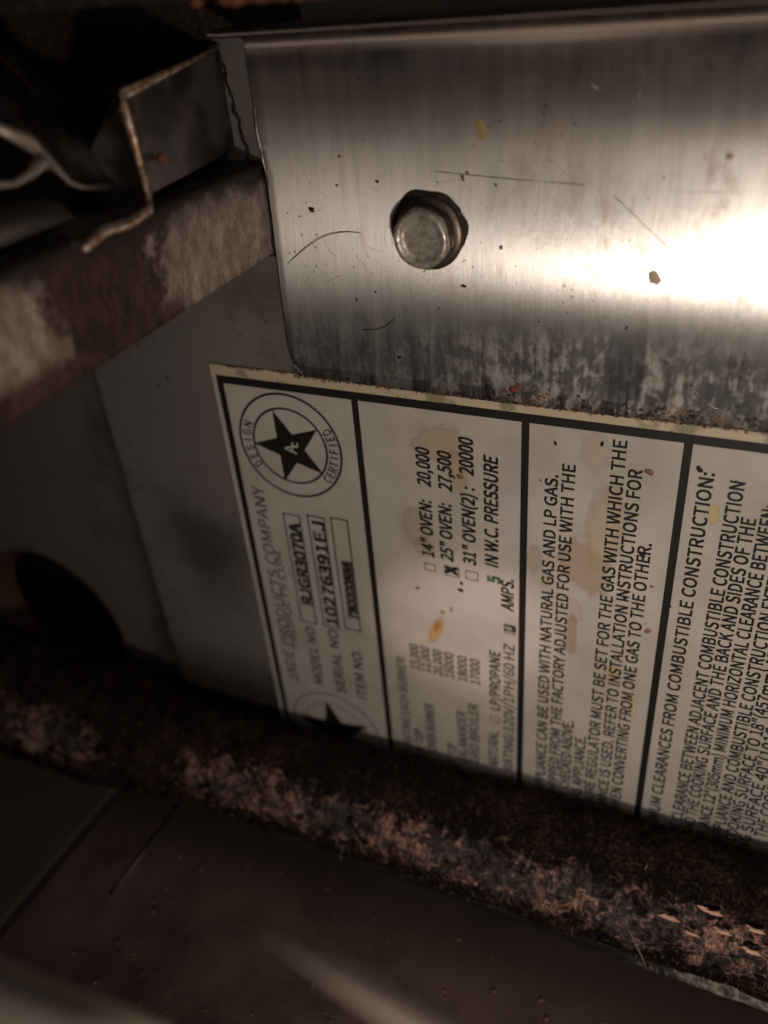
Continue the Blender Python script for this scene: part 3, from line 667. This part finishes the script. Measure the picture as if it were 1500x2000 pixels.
# seam lip along the lower front of the tube
V, F = [], []; n = 200
for i in range(n+1):
    x = -55+120*i/n; c, R = axis(x); j = -1.2+.8*min(1, max(0, (x+45)/50))+.25*noise.noise(Vector((x*.3, 0, 0)))
    for (rr, a) in ((R-1, 3.72), (R+2.0+j, 3.80), (R+2.3+j, 3.86), (R+1.9+j, 3.92), (R-1, 3.98)): V.append((x, c.y+rr*math.cos(a), c.z+rr*math.sin(a)))
for i in range(n):
    for k in range(4): F.append((i*5+k, i*5+k+1, (i+1)*5+k+1, (i+1)*5+k))
link('seam_lip', V, F, WORN, burner, True)
# lint and soot fibres caught on the scale
V, F = [], []
def fibre(p, d, ln, r):
    pts = [p]; 
    for _ in range(5): d = (d+Vector([random.gauss(0, .45) for _ in range(3)])).normalized(); pts.append(pts[-1]+d*ln/5)
    return tube(pts, [r, r, r, r*.8, r*.6, r*.3], 3, False)
parts_ = []
for _ in range(650):
    x = random.uniform(-120, 22); a = math.radians(random.gauss(186, 26)); c, R = axis(x)
    nrm = Vector((0, math.cos(a), math.sin(a))); p = c+nrm*(R-.1)
    parts_.append(fibre(p, (nrm+Vector([random.gauss(0, .8) for _ in range(3)])).normalized(), random.uniform(.4, 1.6), random.uniform(.014, .03)))
tag(link('lint_fibres', *join(parts_), LINT, burner, False), kind='stuff')
V, F = crumbs([(random.uniform(-110, 20), random.uniform(-75, -28), random.uniform(.15, .7), random.uniform(.15, .6)) for _ in range(160)], 0, .8)
o = link('pan_crumbs', [(x, z, -156.95-y) for x, y, z in V], F, flat('pan_crumb', (.16, .10, .07)), None, True); tag(o, 'burnt crumbs scattered over the brown pan floor', 'crumbs', kind='stuff')
# loose longer fibres that stand clear of the tube
def strand(px, py, pts, name, label):
    p = hit_tube(px, py) or Vector((0, -50, -115)); o = link(name, *tube([p+Vector(q) for q in pts], .07, 5), LINT, None, True); return tag(o, label, 'fibre')
strand(1225, 1808, [(0, 0, 0), (1.6, -1.6, -1.2), (3.2, -2.6, -3.2), (4.3, -3.0, -5.6)], 'long_fibre', 'long pale curved fibre hanging below the tube near the port slots')
strand(668, 1650, [(0, 0, 0), (.3, -.6, -1.0), (-.2, -1.0, -2.0), (.1, -1.2, -3.2)], 'short_fibre', 'short pale fibre hanging under the middle of the tube')
strand(1262, 1700, [(0, 0, 0), (-.2, -.6, 1.2), (.1, -.8, 2.5)], 'upright_fibre', 'tiny upright fibre on the dark top of the tube')
# the cast end of the tube: a clamp lug and bolt boss under the swollen part
V, F = crumbs([(0, 0, 3.4, 2.2), (3.2, -1.2, 1.4, 1.0), (-2.4, 1.8, 1.2, .8)], 0, .45)
o = link('worn_boss', V, F, WORN2, burner, True); c_, R_ = axis(-141); o.location = (c_+Vector((0, math.cos(2.95), math.sin(2.95)))*(R_-.3))*S; o.rotation_euler = (-.2, 0, .1)
# ---------------------------------------------------------------- rounded rims close to the lens
def near(pts, k): return [(x*k, -110+(y+110)*k, z*k) for x, y, z in pts]
rim = empty('front_rail', 'blurred pale rounded rail end close to the lens at the bottom', 'rail')
link('rail_bar', *tube(near([(-34, -76.2, -77.5), (-31, -76.8, -76.2), (-27, -77.6, -75.2), (-23.5, -78.2, -74.8), (-16, -79.4, -74.6), (12, -84, -74)], .62), [.1, .35, .6, .75, .85, 1.0], 20), RIM, rim, True)
rim2 = empty('near_pan_rim', 'blurred pale pan rim in the bottom left corner', 'pan rim')
link('rim_bar', *tube(near([(-80, -92.6, -70.4), (-60, -92.4, -71), (-49, -92, -72), (-43, -91.3, -73), (-36, -90, -75)], .8), 2.2, 20), RIM, rim2, True)
